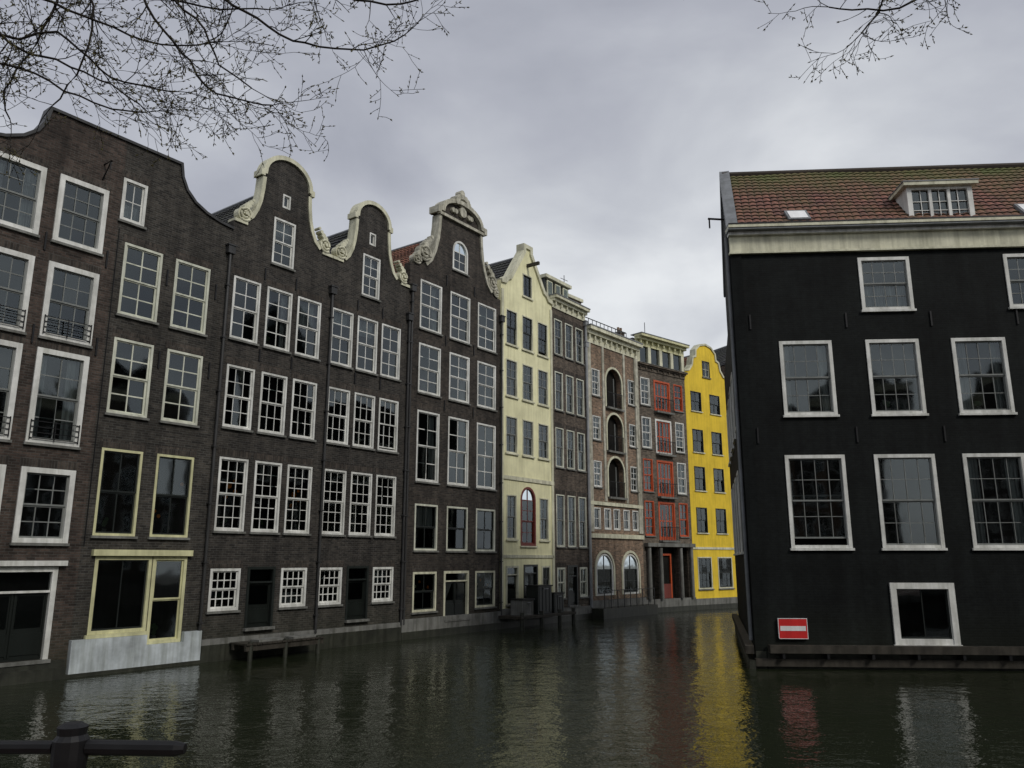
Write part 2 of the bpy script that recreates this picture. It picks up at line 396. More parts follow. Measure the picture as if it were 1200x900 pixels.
for xc in (5.45, 7.2):
    for i, (a, b) in enumerate([(10.46, 12.82), (7.34, 9.71), (3.7, 6.28)]):
        H.win(xc, 1.28, a, b, 2, (4, 4, 2)[i], 'ltgreen' if i < 2 else 'yelframe', 'ltgreen' if i < 2 else 'darkframe', fw=.075, cur=(.3, .3, 0)[i], mun=.04)
H.win(4.95, .8, 13.5, 14.94, 2, 2, 'white', fw=.09, meet=False, cur=.2)
H.win(5.85, 1.75, .9, 3.1, 2, 1, 'yelframe', 'darkframe', fw=.1, meet=False, cur=0, sill=None, lintel=False)
H.win(7.33, 1.15, .5, 3.1, 1, 2, 'yelframe', 'yelframe', fw=.1, meet=True, cur=0, sill=None, lintel=False)
H.box('shop_front_header', 'yelframe', 4.85, 8.02, -.14, .0, 3.12, 3.3)
H.box('shop_front_header', 'yelframe', 4.9, 6.73, -.1, .0, .8, .897)
for x, z in ((6.75, 4.5), (6.9, 4.35), (7.6, 5.4)): H.disc('candle_glow', 'lit', x, z, .06, .17, .19, 8)  # orange discs for a lit candle; its glow is only painted colour
cv = [(8.6, 14.6), (8.05, 14.66), (7.5, 14.8), (7.05, 15.02), (6.7, 15.35), (6.5, 15.75), (6.42, 16.2)]
left = [(8.6-x, z) for x, z in cv]; sp = 4.53
H.facade('front_wall', 'brickA', [(0, -.8), *left, (sp, 16.2), (sp, -.8)], hs(H, -1, 4.6))
H.facade('front_wall', 'brickB', [(sp, -.8), (sp, 16.2), *cv[::-1], (8.6, -.8)], hs(H, 4.6, 10))
H.ribbon('gable_coping', 'pipe', left+cv[::-1], .04, .05, -.07, .42)
H.shell('brickA', w, 14.4); H.gable_roof('slate', w, 4.3, 14.3, 15.8)
H.box('stone_plinth', 'whitebase', 4.5, 8.55, -.16, .0, -.1, .495)
H.box('stone_plinth', 'whitebase', 4.5, 6.72, -.157, .0, .495, .795); H.box('stone_plinth', 'whitebase', 7.93, 8.55, -.157, .0, .495, .795)
H.plinth(8.58, -.1, x0=4.4, y=-.2); H.plinth(4.4, .3)
H.box('stone_plinth', 'darkstone', 1.0, 4.4, -.22, -.12, -.4, .12)
for x in (2.5, 4.3, 6.3, 8.1):
    for z in (11.8, 9.0): H.anchor(x, z)
H.tube('hoist_bracket', 'iron', [(3.9, 0, 15.1), (3.9, -.45, 15.1), (3.9, 0, 14.6)], .03, 6); H.tube('hoist_bracket', 'iron', [(3.9, -.42, 15.1), (3.9, -.42, 14.8)], .02, 6)
H.downpipe(8.5, 13.6)
H.tube('cable', 'iron', [(4.6, -.03, 3.4), (4.58, -.03, 13.2)], .015, 5)
H.finish()

H = House('brick_canal_house', P1(-14.6), D1); w = 6
for xc in (1.2, 3, 4.8):
    for a, b in [(12, 14), (8.9, 11.2), (5.8, 8.2), (3.2, 5.2), (.9, 2.6)]: H.win(xc, 1.2, a, b, 3, 4)
H.facade('front_wall', 'brickG', [(0, -.8), (0, 15), (6, 15), (6, -.8)], hs(H)); H.shell('brickG', w, 15)
H.cornice('creamtrim', 5.95, 14.5, 15.1); H.box('flat_roof', 'lead', .02, 5.97, .3, 9, 14.8, 15); H.plinth(5.98); H.finish()

# ============================================================ twin neck-gable houses
def twin(s0, w, seed, last):
    random.seed(seed)
    H = House('neck_gable_canal_house', P1(s0), D1); c = w/2-.1
    k = 1.0 if not last else .88
    cols = [.75, 2.18, 3.58] if w > 4.55 else [.68, 2.07, 3.45]
    for ci, xc in enumerate(cols):
        for i, (a, b) in enumerate([(10.6, 12.9), (7.45, 9.65), (3.95, 6.42)]):
            H.win(xc, 1.14, a, b, 3 if i else 2, (4, 4, 6)[i], 'white', fw=.07, cur=(.9, .6, .35)[i], mun=.026 if i else .035, kind=random.choice((.6, .9, .9, .2)) if i < 2 else .2)
        if ci == 1: H.door(xc, 1.1, .75, 2.75, 'darkframe', 'door', fw=.07, transom=.4, double=False)
        else: H.win(xc, 1.15, 1.36, 2.72, 4, 4, 'white', fw=.085, cur=.3, mun=.035)
    H.win(c, 1.0, 13.85, 15.7, 2, 4, 'white', fw=.075, cur=.9, kind=.9)
    H.win(c, .36, 16.2, 16.75, 1, 1, 'white', fw=.06, meet=False, cur=0, sill=None, lintel=False)
    R0 = [(1.75, 15.12), (1.5, 15.35), (1.32, 15.7), (1.2, 16.1), (1.13, 16.6), (1.1, 17.1), (1.2, 17.12), (1.2, 17.3)]
    right = [(w, 14.95), (w-.3, 15.0)]+[(c+x*k, z) for x, z in R0]
    arc = [(c+1.1*k*math.cos(a), 17.32+.92*k*math.sin(a)) for a in [math.pi*i/16 for i in range(0, 17)]]
    lf = [(2*c-x if 2*c-x > 0 else 0, z) for x, z in right]; lf[0] = (0, 14.95)
    top = lf + arc[::-1] + right[::-1]
    H.facade('front_wall', 'brickC', [(0, -.8), *top, (w, -.8)], hs(H))
    H.ribbon('gable_trim', 'creamtrim', lf[2:8], .10, .05, -.06, .38)
    H.ribbon('gable_trim', 'creamtrim', right[2:8][::-1], .10, .05, -.06, .38)
    H.ribbon('gable_trim', 'creamtrim', [lf[8], lf[9]]+arc[::-1]+[right[9], right[8]], .11, .06, -.1, .4)
    H.box('gable_trim', 'creamtrim', 0.01, .55, -.06, .38, 14.93, 15.05); H.box('gable_trim', 'creamtrim', w-.55, w-.01, -.06, .38, 14.93, 15.05)
    H.volute('creamtrim', .42, 15.33, .28, 1); H.volute('creamtrim', w-.42, 15.33, .28, -1)
    H.shell('brickC', w, 14.6); H.gable_roof('slate', w, c, 14.6, 17.2)
    H.plinth(w-.01, .32); H.box('stone_plinth', 'stone', .0, w-.01, -.1, .0, .32, .5)
    H.downpipe(w+.02 if not last else w-.02, 13.4)
    for x in (1.46, 2.88):
        H.anchor(x, 10.0, .45); H.anchor(x, 13.1, .45)
    if not last:
        for x, z in ((.75, 5.5), (3.5, 5.35)):
            for dx, dz, r in ((0, 0, .11), (.25, -.2, .08), (-.1, -.4, .07), (.2, .15, .06)): H.disc('paper_decoration', 'lit', x+dx, z+dz, r, .17, .19, 10)
    H.finish()
twin(0, 4.6, 21, False)
twin(4.6, 4.49, 5, True)

# ============================================================ tall ornate neck gable house
random.seed(8)
H = House('ornate_gable_canal_house', P1(9.1), D1); w = 6.8; c = 3.5
for ci, xc in enumerate((1.45, 3.55, 5.65)):
    for i, (a, b) in enumerate([(13.26, 15.6), (10.3, 12.58), (6.35, 9.5), (3.4, 5.38)]):
        H.win(xc, 1.48, a, b, 2, (4, 4, 4, 2)[i], 'white' if i < 3 else 'ltgreen', 'white' if i < 3 else 'darkframe', fw=.08, cur=(.45, .45, .6, .1)[i], mun=.04, kind=.2 if i == 2 else None)
    if ci == 1: H.door(xc, 1.7, .45, 2.5, 'creamtrim', 'door', fw=.09, transom=.3)
    else:
        H.win(xc, 1.5, .85, 2.5, 2, 2, 'creamtrim', 'darkframe', fw=.09, cur=0)
        for q in range(4): H.disc('paper_decoration', 'lit' if q % 2 else 'yelframe', xc-.4+.27*q, 1.9+.2*math.sin(q*2), .07, .17, .19, 8)
H.win(c, 1.15, 16.75, 18.35, 2, 2, 'white', fw=.1, arch=True, meet=False, cur=.2)
right = [(6.8, 16.2), (6.45, 16.25), (6.0, 16.4), (5.65, 16.75), (5.4, 17.3), (5.22, 17.9), (5.12, 18.6), (5.08, 19.2), (5.28, 19.25), (5.28, 19.5)]
lf = [(7-x if x < 6.8 else 0, z) for x, z in right]
arc = [(c+1.5*math.cos(a), 19.52+.8*math.sin(a)) for a in [math.pi*i/14 for i in range(15)]]
top = lf+arc[::-1]+right[::-1]
H.facade('front_wall', 'brickE', [(0, -.8), *top, (w, -.8)], hs(H))
H.ribbon('gable_trim', 'palestone', [lf[8], lf[9]]+arc[::-1]+[right[9], right[8]], .12, .09, -.2, .42)
H.box('gable_trim', 'palestone', 1.72, 5.28, -.16, .0, 19.2, 19.34)
for sg in (1, -1):
    q = [(c+sg*(x-c), z) for x, z in right[2:8]]
    H.ribbon('gable_trim', 'palestone', q if sg < 0 else q[::-1], .10, .07, -.08, .4)
H.volute('palestone', .95, 16.95, .4, 1); H.volute('palestone', 6.05, 16.95, .4, -1)
H.volute('palestone', .45, 16.5, .25, 1); H.volute('palestone', 6.35, 16.5, .25, -1)
for k in range(9):
    a = math.pi*k/8; H.disc('crest_carving', 'palestone', c+.5*math.cos(a), 20.25+.4*math.sin(a), .14, -.15-.01*k, .3, 9)
H.disc('crest_carving', 'palestone', c, 20.45, .34, -.1, .3, 14); H.disc('crest_carving', 'palestone', c, 20.88, .18, -.1, .25, 10)
H.disc('crest_carving', 'palestone', c, 19.85, .26, -.16, .05, 12)
for k in (-.7, -.5, .5, .7): H.disc('crest_carving', 'palestone', c+k, 19.75, .13, -.14, .05, 9)
H.shell('brickE', w, 16.0); H.gable_roof('redtile', w, c, 15.8, 18.9)
H.plinth(w-.01, .6, 'stone'); H.downpipe(.12, 14.8); H.downpipe(w-.03, 15)
for x in (2.5, 4.6):
    for z in (12.8, 9.7, 15.8): H.anchor(x, z, .5)
H.finish()

# ============================================================ cream house
random.seed(3)
H = House('cream_canal_house', P1(15.9), D1); w = 4.8; c = 2.4
for xc in (.95, 2.4, 3.85):
    for i, (a, b) in enumerate([(14.0, 15.9), (11.24, 13.2), (8.3, 10.2)]):
        H.win(xc, 1.0, a, b, 2, 4, 'creamtrim', 'darkframe' if i == 0 else 'greymunt', fw=.06, cur=.3, sill='creamtrim', lintel=False)
H.win(.95, .85, 4.0, 6.2, 2, 4, 'creamtrim', 'greymunt', fw=.06, cur=.3, sill='creamtrim', lintel=False)
H.win(3.85, .85, 4.0, 6.2, 2, 4, 'creamtrim', 'greymunt', fw=.06, cur=.3, sill='creamtrim', lintel=False)
H.win(2.4, 1.35, 3.7, 6.7, 2, 4, 'reddoor', 'reddoor', fw=.12, arch=True, cur=0, sill='creamtrim')
H.door(1.0, 1.0, .9, 2.7, 'creamtrim', 'door', transom=.3, double=False); H.door(2.6, 1.2, .9, 2.75, 'darkframe', 'door', transom=.3); H.win(4.0, .8, 1.3, 2.7, 2, 2, 'creamtrim', 'darkframe', cur=0, sill='creamtrim', lintel=False)
H.win(c, .9, 17.0, 18.3, 2, 2, 'creamtrim', 'darkframe', fw=.06, meet=False, cur=0, sill='creamtrim', lintel=False)
top = [(0, 17.0), (0, 17.35), (.35, 17.4), (.55, 17.65), (.8, 17.75), (2.05, 19.6), (2.05, 19.95), (2.75, 19.95), (2.75, 19.6), (4.0, 17.75), (4.25, 17.65), (4.45, 17.4), (4.8, 17.35), (4.8, 17.0)]
H.facade('front_wall', 'cream', [(0, -.8), *top, (w, -.8)], hs(H)); H.ribbon('gable_trim', 'creamtrim', top[1:-1], .14, .08, -.1, .42)
H.shell('cream', w, 16.9); H.gable_roof('slate', w, c, 16.7, 19.4, wall='cream')
H.box('stone_plinth', 'creamtrim', 0.01, w-.01, -.06, .0, 6.95, 7.15); H.box('stone_plinth', 'creamtrim', 0.01, w-.01, -.05, .0, 3.1, 3.25)
H.plinth(w-.01, .7, 'stone')
for k in (.12, 4.68): H.box('pilasters', 'creamtrim', k-.1, k+.1, -.05, .0, .72, 16.9)
H.box('hoist_beam', 'wood', c-.07, c+.07, -.8, .1, 18.75, 18.92)
H.finish()

# ============================================================ narrow brown house
random.seed(4)
H = House('brown_canal_house', P1(20.7), D1); w = 3.6
for xc in (.65, 1.8, 2.95):
    for i, (a, b) in enumerate([(14.4, 16.5), (11.2, 13.4), (8.0, 10.2), (3.7, 6.5)]): H.win(xc, .82, a, b, 2, 4, 'ltgreen', 'greymunt', fw=.06, cur=.3)
H.door(1.8, 1.0, .6, 2.7, 'darkframe', 'door', double=False); H.win(.65, .8, 1.0, 2.6, 2, 2, 'ltgreen', cur=0); H.win(2.95, .8, 1.0, 2.6, 2, 2, 'ltgreen', cur=0)
H.facade('front_wall', 'brickG', [(0, -.8), (0, 17.6), (w, 17.6), (w, -.8)], hs(H)); H.shell('brickG', w, 17.6)
H.cornice('creamtrim', w, 17.1, 17.85, .4); H.box('flat_roof', 'lead', .02, w-.02, .3, 9, 17.4, 17.7)
H.holes = []
H.box('dormer', 'darkframe', .5, 3.1, .8, 3.5, 17.7, 19.2); H.box('dormer', 'creamtrim', .4, 3.2, .6, 3.6, 19.2, 19.4)
for x in (.75, 1.6, 2.45): H.box('dormer', 'creamtrim', x-.06, x+.5, .72, .8, 17.95, 19.1); H.pane(x, x+.44, 18.0, 19.05, .70)
chimney(H, 3.0, 4.5, 17.7, 20.2)
H.plinth(w-.01, .5, 'stone'); H.downpipe(w-.02, 16.8, 'lightpipe', r=.09); H.finish()

# ============================================================ loggia house
random.seed(6)
DH = (.643, .766); H = House('arched_loggia_canal_house', (4.39, 46.2), DH); w = 5.94
rowsH = [(12.2, 14.7), (9.5, 11.8), (6.7, 9.1)]
for xc in (1.05, 5.15):
    for a, b in rowsH: H.win(xc, .85, a+.5, b-.35, 2, 4, 'white', fw=.06, cur=.4, lintel=False)
for xc in (.9, 2.0, 3.0, 4.1, 5.15): H.win(xc, .72, 4.75, 6.0, 2, 2, 'white', fw=.07, cur=.3, meet=False, lintel=False, sill=None)
for a, b in rowsH:
    W = 1.75; xc = 3.05; zs = b-W/2
    arc = [(xc-math.cos(math.pi*i/12)*W/2, zs+math.sin(math.pi*i/12)*W/2) for i in range(13)]
    path = [(xc-W/2, a), *arc, (xc+W/2, a)]; H.holes.append((xc, path))
    H.ribbon('loggia_arches', 'creamtrim', path, .0, .13, -.05, .05)
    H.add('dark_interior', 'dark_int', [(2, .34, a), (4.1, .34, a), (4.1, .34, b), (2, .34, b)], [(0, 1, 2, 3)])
    for k in range(12): H.box('balcony_railing', 'iron', xc-.8+.145*k, xc-.78+.145*k, -.12, -.1, a, a+.9)
    H.box('balcony_railing', 'iron', xc-.85, xc+.85, -.13, -.09, a+.9, a+.94); H.box('balcony_slab', 'stone', xc-.95, xc+.95, -.2, .1, a-.12, a)
    H.box('balcony_door', 'greymunt', xc-.5, xc-.43, .28, .33, a, b-.5); H.box('balcony_door', 'greymunt', xc+.43, xc+.5, .28, .33, a, b-.5)
for xc in (1.55, 4.4):
    H.win(xc, 1.75, 1.0, 3.35, 3, 2, 'white', 'darkframe', fw=.09, arch=True, meet=False, cur=0, sill=None)
    arc = [(xc-math.cos(math.pi*i/12)*.9, 2.45+math.sin(math.pi*i/12)*.95) for i in range(13)]
    H.ribbon('arch_surrounds', 'creamtrim', [(xc-.9, 1.0), *arc, (xc+.9, 1.0)], -.02, .16, -.05, .03)
H.facade('front_wall', 'brickH', [(0, -.8), (0, 16.4), (w, 16.4), (w, -.8)], hs(H)); H.shell('brickH', w, 16.4)
for x in (.25, 5.7): H.box('pilasters', 'palestone', x-.22, x+.22, -.09, .0, 4.6, 15.9)
for x in (1.85, 4.25): H.box('pilasters', 'palestone', x-.11, x+.11, -.06, .0, 6.4, 15.9)
H.box('string_course', 'creamtrim', .0, w, -.12, .0, 4.25, 4.5); H.box('string_course', 'creamtrim', .0, w, -.1, .0, 6.15, 6.35)
H.cornice('creamtrim', w, 15.9, 16.9, .5); H.box('flat_roof', 'lead', .02, w-.02, .3, 9, 16.4, 16.7)
for k in range(13): H.box('roof_railing', 'iron', .3+.44*k, .33+.44*k, .5, .53, 16.7, 17.7)
H.box('roof_railing', 'iron', .3, 5.6, .49, .54, 17.7, 17.74); H.box('roof_railing', 'iron', .3, 5.6, .5, .53, 17.2, 17.23)
H.box('roof_house', 'brickG', .3, 2.3, 1.8, 4, 16.7, 19.3); H.box('roof_house', 'creamtrim', .2, 2.4, 1.7, 4.1, 19.3, 19.5); chimney(H, 1.2, 4.6, 16.7, 20.6); chimney(H, 4.9, 4, 16.7, 18.9)
H.box('roof_house', 'creamtrim', .8, 1.9, 1.74, 1.8, 17.2, 18.9); H.pane(.88, 1.82, 17.3, 18.8, 1.72)
H.tube('antenna', 'iron', [(2.1, 3, 18.9), (2.1, 3, 21.4)], .025, 5); H.tube('antenna', 'iron', [(1.7, 3, 21.1), (2.5, 3, 21.1)], .018, 5); H.tube('antenna', 'iron', [(1.8, 3, 20.7), (2.4, 3, 20.7)], .018, 5)
H.plinth(w, .75, 'stone'); H.box('quay_ledge', 'darkstone', 0, w, -.9, -.12, -.6, .35)
for k in range(9): H.box('ledge_railing', 'pipe', .2+.68*k, .24+.68*k, -.86, -.82, .35, 1.3)
H.box('ledge_railing', 'pipe', .2, 5.7, -.87, -.81, 1.3, 1.34); H.box('ledge_railing', 'pipe', .2, 5.7, -.86, -.82, .8, .83)
H.downpipe(.0, 15.5, 'lightpipe', r=.07); H.finish()

# ============================================================ orange balcony house
random.seed(9)
DI = (.756, .654); H = House('orange_balcony_canal_house', (8.22, 50.8), DI); w = 5.05
rI = [(12.95, 14.8), (10.1, 12.15), (7.3, 9.4), (4.5, 6.7)]
for i, (a, b) in enumerate(rI):
    H.win(.75, .95, a, b, 2, 4, 'orange' if i in (2, 3) else 'white', fw=.07, cur=.5, lintel=False); H.win(4.25, .95, a, b, 2, 4, 'orange' if i in (0, 3) else 'white', fw=.07, cur=.4, lintel=False)
    H.win(2.5, 1.7, a-.25, b, 4, 2, 'orange' if i != 1 else 'white', 'orange', fw=.12, cur=.3, meet=False, lintel=False, sash=.1, mun=.07)
    H.box('balcony_slab', 'stone', 1.6, 3.4, -.32, .0, a-.4, a-.28)
    for k in range(11): H.box('balcony_railing', 'iron', 1.62+.17*k, 1.64+.17*k, -.3, -.28, a-.28, a+.55)
    H.box('balcony_railing', 'iron', 1.6, 3.4, -.31, -.27, a+.55, a+.59)
for q0, q1 in ((.5, 1.4), (3.6, 4.5), (1.55, 3.45)): H.holes.append((q0, [(q0, .6), (q0, 3.8), (q1, 3.8), (q1, .6)]))
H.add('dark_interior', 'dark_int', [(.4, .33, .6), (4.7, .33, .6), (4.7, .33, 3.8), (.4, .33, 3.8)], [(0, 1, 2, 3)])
H.box('entrance_door', 'orange', 2.0, 2.12, .2, .3, .6, 3.4); H.box('entrance_door', 'orange', 2.9, 3.02, .2, .3, .6, 3.4); H.box('entrance_door', 'reddoor', 2.12, 2.9, .2, .3, .6, 1.5); H.box('entrance_door', 'orange', 2.12, 2.9, .2, .3, 3.28, 3.4)
for x in (.35, 1.48, 3.52, 4.65): H.tube('portico_columns', 'stone', [(x, -.2, .6), (x, -.2, 3.75)], .12, 10)
H.box('portico_columns', 'stone', .1, 4.95, -.35, .0, 3.82, 4.05)
H.facade('front_wall', 'brickI', [(0, -.8), (0, 15.6), (w, 15.6), (w, -.8)], hs(H)); H.shell('brickI', w, 17.3)
H.cornice('brickI', w, 15.3, 15.75, .3, top='stone')
for x in (.0, 1.15, 2.35, 3.55, 4.75): H.box('attic_piers', 'creamtrim', x, x+.3, -.05, .3, 15.75, 17.0)
H.box('attic_windows', 'darkframe', 0, 5.05, .1, .3, 15.75, 17.0)
for x in (.35, 1.5, 2.7, 3.9): H.pane(x, x+.75, 15.85, 16.9, .07)
H.cornice('yelframe', w, 16.95, 17.7, .55); H.box('flat_roof', 'lead', .02, w-.02, .3, 9, 17.2, 17.5)
chimney(H, 2.4, 3.5, 17.5, 18.9, w=.5); H.tube('antenna', 'iron', [(3.4, 2, 17.7), (3.4, 2, 19.6)], .025, 5)
H.plinth(w, .6, 'stone'); H.finish()

# ============================================================ yellow house
random.seed(10)
DJ = (.783, .622); H = House('yellow_canal_house', (12.05, 54.1), DJ); w = 5.1; c = 2.45
for xc in (1.15, 3.25):
    for a, b in [(13.2, 14.6), (10.3, 11.9), (7.65, 9.3), (4.8, 6.5)]: H.win(xc, 1.15, a, b, 2, 2, 'darkframe', 'darkframe', fw=.05, cur=.1, lintel=False, sill='creamtrim', sash=.03)
H.win(1.2, 1.5, 1.1, 3.2, 3, 4, 'creamtrim', 'darkframe', fw=.08, cur=0, lintel=False); H.win(3.4, 1.6, 1.1, 3.2, 3, 4, 'creamtrim', 'darkframe', fw=.08, cur=0, lintel=False)
H.win(c, .85, 15.8, 17.0, 2, 2, 'darkframe', 'creamtrim', fw=.05, meet=False, cur=0, lintel=False)
top = [(0, 15.6), (0, 16.0), (.5, 16.1), (.85, 16.5), (1.0, 17.1), (1.3, 17.2), (1.35, 17.7), (1.8, 18.1), (2.45, 18.25), (3.1, 18.1), (3.55, 17.7), (3.6, 17.2), (3.9, 17.1), (4.05, 16.5), (4.4, 16.1), (5.1, 16.0), (5.1, 15.6)]
H.facade('front_wall', 'yellow', [(0, -.8), *top, (w, -.8)], hs(H)); H.ribbon('gable_trim', 'creamtrim', top[1:-1], .06, .07, -.08, .42)
H.shell('yellow', w, 15.6); H.gable_roof('redtile', w, c, 15.5, 17.6, wall='yellow'); H.plinth(w, .5, 'stone')
H.box('string_course', 'creamtrim', 0, w, -.05, 0, 3.7, 3.85)
H.tube('antenna', 'iron', [(1.2, 3, 16.5), (1.2, 3, 19.3)], .02, 5)
H.finish()
def plain_house(P, d, w, zt, mt, z=0):
    H = House('brick_canal_house', P, d, z)
    n = max(2, round(w/1.9))
    for i in range(n):
        xc = w*(i+.5)/n
        for a, b in [(12.6, 14.4), (9.6, 11.6), (6.4, 8.8), (3.6, 5.8), (1.2, 3)]:
            if b < zt-.6: H.win(xc, 1.1, a, b, 2, 2, cur=.4, lintel=False)
    H.facade('front_wall', mt, [(0, -.8), (0, zt), (w, zt), (w, -.8)], hs(H)); H.shell(mt, w, zt); H.cornice('creamtrim', w, zt-.4, zt+.4)
    H.gable_roof('slate', w, w/2, zt, zt+2.4); H.plinth(w); H.finish()
for P, d, w, zt, mt in (((16.05, 57.3), (.9, .43), 5.5, 17.2, 'brickG'), ((21.0, 59.7), (.98, .2), 6, 15.8, 'brickH'), ((26.9, 60.9), (1, 0), 7, 16.8, 'brickI')):
    plain_house(P, d, w, zt, mt)
# unseen houses behind and right of the viewpoint, added for window glass to reflect
random.seed(77)
x = 27.0
for i, (ww, zt, mt) in enumerate(((6, 15.5, 'brickB'), (5.2, 13.5, 'brickH'), (6.4, 15.2, 'brickE'), (5.4, 14, 'brickI'), (6, 15.6, 'brickC'), (7, 13.6, 'brickG'), (5.6, 15.4, 'brickA'), (6.6, 14.2, 'brickI'), (6, 15.3, 'brickC'))):
    plain_house((x, -20), (-1, 0), ww, zt, mt, 1.35); x -= ww+.01
y = 20.0
for i, (ww, zt, mt) in enumerate(((6, 15, 'brickG'), (5.5, 13.4, 'brickC'), (6.2, 15.4, 'brickE'), (5.6, 14, 'brickH'), (6, 15, 'brickB'), (6, 14, 'brickA'))):
    plain_house((31, y), (0, -1), ww, zt, mt, 1.35); y -= ww+.01

# ============================================================ black house
random.seed(14)
DK = (.9975, -.070)
H = House('black_canal_house', (7.4, 25.3), DK); w = 15.5
for i, (a, b) in enumerate([(7.55, 10.0), (3.36, 6.24)]):
    for j, xc in enumerate((2.22, 4.98, 7.68, 10.4, 13.1)):
        H.win(xc, 1.64 if i == 0 else 1.82, a, b, 4, 4, 'white', 'greymunt', fw=.09, proud=.04, cur=1.0 if j == 2 or (j == 0 and i == 0) else (.25 if i == 0 else 0), mun=.022, sill='white', lintel=False, sash=.05, kind=.2)
for xc in (4.98, 9.65, 13.1): H.win(xc, 1.62, 11.03, 12.84, 4, 4, 'white', 'greymunt', fw=.09, proud=.04, cur=.2, sill='white', lintel=False, mun=.024)
for xc in (5.08, 11): H.win(xc, 1.85, .52, 2.3, 2, 1, 'white', 'darkframe', fw=.16, proud=.07, cur=0, meet=False, sill='white', lintel=False)
H.facade('front_wall', 'black', [(0, -.8), (0, 13.9), (w, 13.9), (w, -.8)], hs(H))
H.box('cornice', 'creamtrim', -.02, w, -.08, .05, 13.15, 13.72); H.box('cornice', 'creamtrim', -.05, w, -.13, .05, 13.08, 13.15)
H.box('cornice', 'white', -.06, w, -.22, .05, 13.72, 13.84); H.box('cornice', 'lead', -.1, w+.02, -.42, .1, 13.84, 13.9); H.box('cornice', 'creamtrim', -.1, w+.02, -.45, .1, 13.9, 14.0); H.box('cornice', 'iron', -.1, w+.02, -.46, .3, 14.0, 14.05)
a, bb = 3.65, 3.4; SK = .17
e1 = Vector((bb*SK, bb, a)); e2 = Vector((-bb*SK, -bb, a))
H.roof('roof_tiles', 'mossytile', (.03, -.1, 14.0), (1, 0, 0), e1, w, e1.length, .26, .31)
H.roof('roof_tiles', 'mossytile', (.03+2*bb*SK, 2*bb-.1, 14.0), (1, 0, 0), e2, w, e2.length, .26, .31)
H.tube('roof_ridge', 'redtile', [(bb*SK, bb-.1, 14.03+a), (w+bb*SK, bb-.1, 14.03+a)], .13, 8)
sd = Vector((SK, 1, 0)).normalized()
ang = math.atan2(sd.y, sd.x)
far = sd*15.0
H.holes = []
H.T = Matrix.Translation(far) @ Matrix.Rotation(ang+math.pi, 4, 'Z')
for u in (1.5, 4.2, 6.9, 9.6, 12.6):
    for aa, b2 in ((7.55, 10.07), (3.28, 6.27)): H.win(u, 1.4, aa, b2, 3, 4, 'white', 'darkframe', fw=.1, proud=.03, cur=.2, sill='white', lintel=False)
ga = 15-3.4
H.facade('side_wall', 'black', [(0, -.8), (0, 12.2), (8.1, 12.2), (8.1, 13.9), (ga, 14.0+a), (14.98, 13.95), (14.998, 13.9), (14.998, -.8)], hs(H))
H.ribbon('gable_verge', 'lead', [(8.1, 13.95), (ga, 14.08+a), (15.05, 14.0)], .22, .1, -.07, .3)
H.box('timber_fender', 'wood', 0, 15.35, -.3, -.05, .25, .47); H.box('timber_fender', 'darkstone', 0, 15.2, -.2, -.02, -.5, .05)
H.tube('drainpipe', 'lead', [(14.8, -.1, .6), (14.8, -.1, 13.8)], .06, 8)
H.tube('hoist_bracket', 'iron', [(11.5, 0, 15.9), (11.5, -.6, 16.0)], .04, 6); H.tube('hoist_bracket', 'iron', [(11.5, -.55, 15.98), (11.5, -.55, 15.6)], .03, 6)
H.T = Matrix.Identity(4)
H.box('rear_wing_roof', 'lead', 2.9, w-.2, 6.8, 14.7, 12.0, 12.15)
H.add('side_and_rear_walls', 'black', [(w, .3, -.8), (w, 14.8, -.8), (w, 14.8, 12.1), (w, .3, 12.1)], [(0, 1, 2, 3)])
H.add('side_and_rear_walls', 'black', [(w, 0, 12), (w, 6.8, 12), (w, 6.8, 13.9), (w, 3.4, 17.5), (w, 0, 13.9)], [(0, 1, 2, 3, 4)])
H.add('side_and_rear_walls', 'black', [(2.6, 14.7, -.8), (w, 14.7, -.8), (w, 14.7, 12.1), (2.6, 14.7, 12.1)], [(0, 1, 2, 3)])
H.add('side_and_rear_walls', 'black', [(1.3, 6.75, 12), (w, 6.75, 12), (w, 6.75, 14), (1.3, 6.75, 14)], [(0, 1, 2, 3)])
H.holes = []
dz, dt = 14.12, 15.48
H.box('dormer', 'white', 6.12, 6.28, .25, 2.0, dz, dt); H.box('dormer', 'white', 8.12, 8.28, .25, 2.0, dz, dt)
H.box('dormer', 'white', 6.28, 8.12, .25, .4, dz, dz+.1); H.box('dormer', 'white', 6.28, 8.12, .25, .4, dt-.1, dt)
H.box('dormer', 'creamtrim', 5.97, 8.43, .07, 2.1, dt, dt+.12); H.box('dormer', 'lead', 5.95, 8.45, .05, 2.2, dt+.12, dt+.16)
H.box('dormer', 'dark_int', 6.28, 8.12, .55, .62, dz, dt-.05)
for q in range(3): H.pane(6.28+.613*q, 6.28+.613*(q+1), dz+.1, dt-.1, .36)
for x in (6.893, 7.507): H.box('dormer', 'white', x-.05, x+.05, .27, .35, dz+.1, dt-.1)
for x in (6.587, 7.2, 7.813): H.box('dormer', 'white', x-.012, x+.012, .31, .34, dz+.1, dt-.1)
for z in (.42, .74): H.box('dormer', 'white', 6.28, 8.12, .312, .338, dz+.1+z-.012, dz+.1+z+.012)
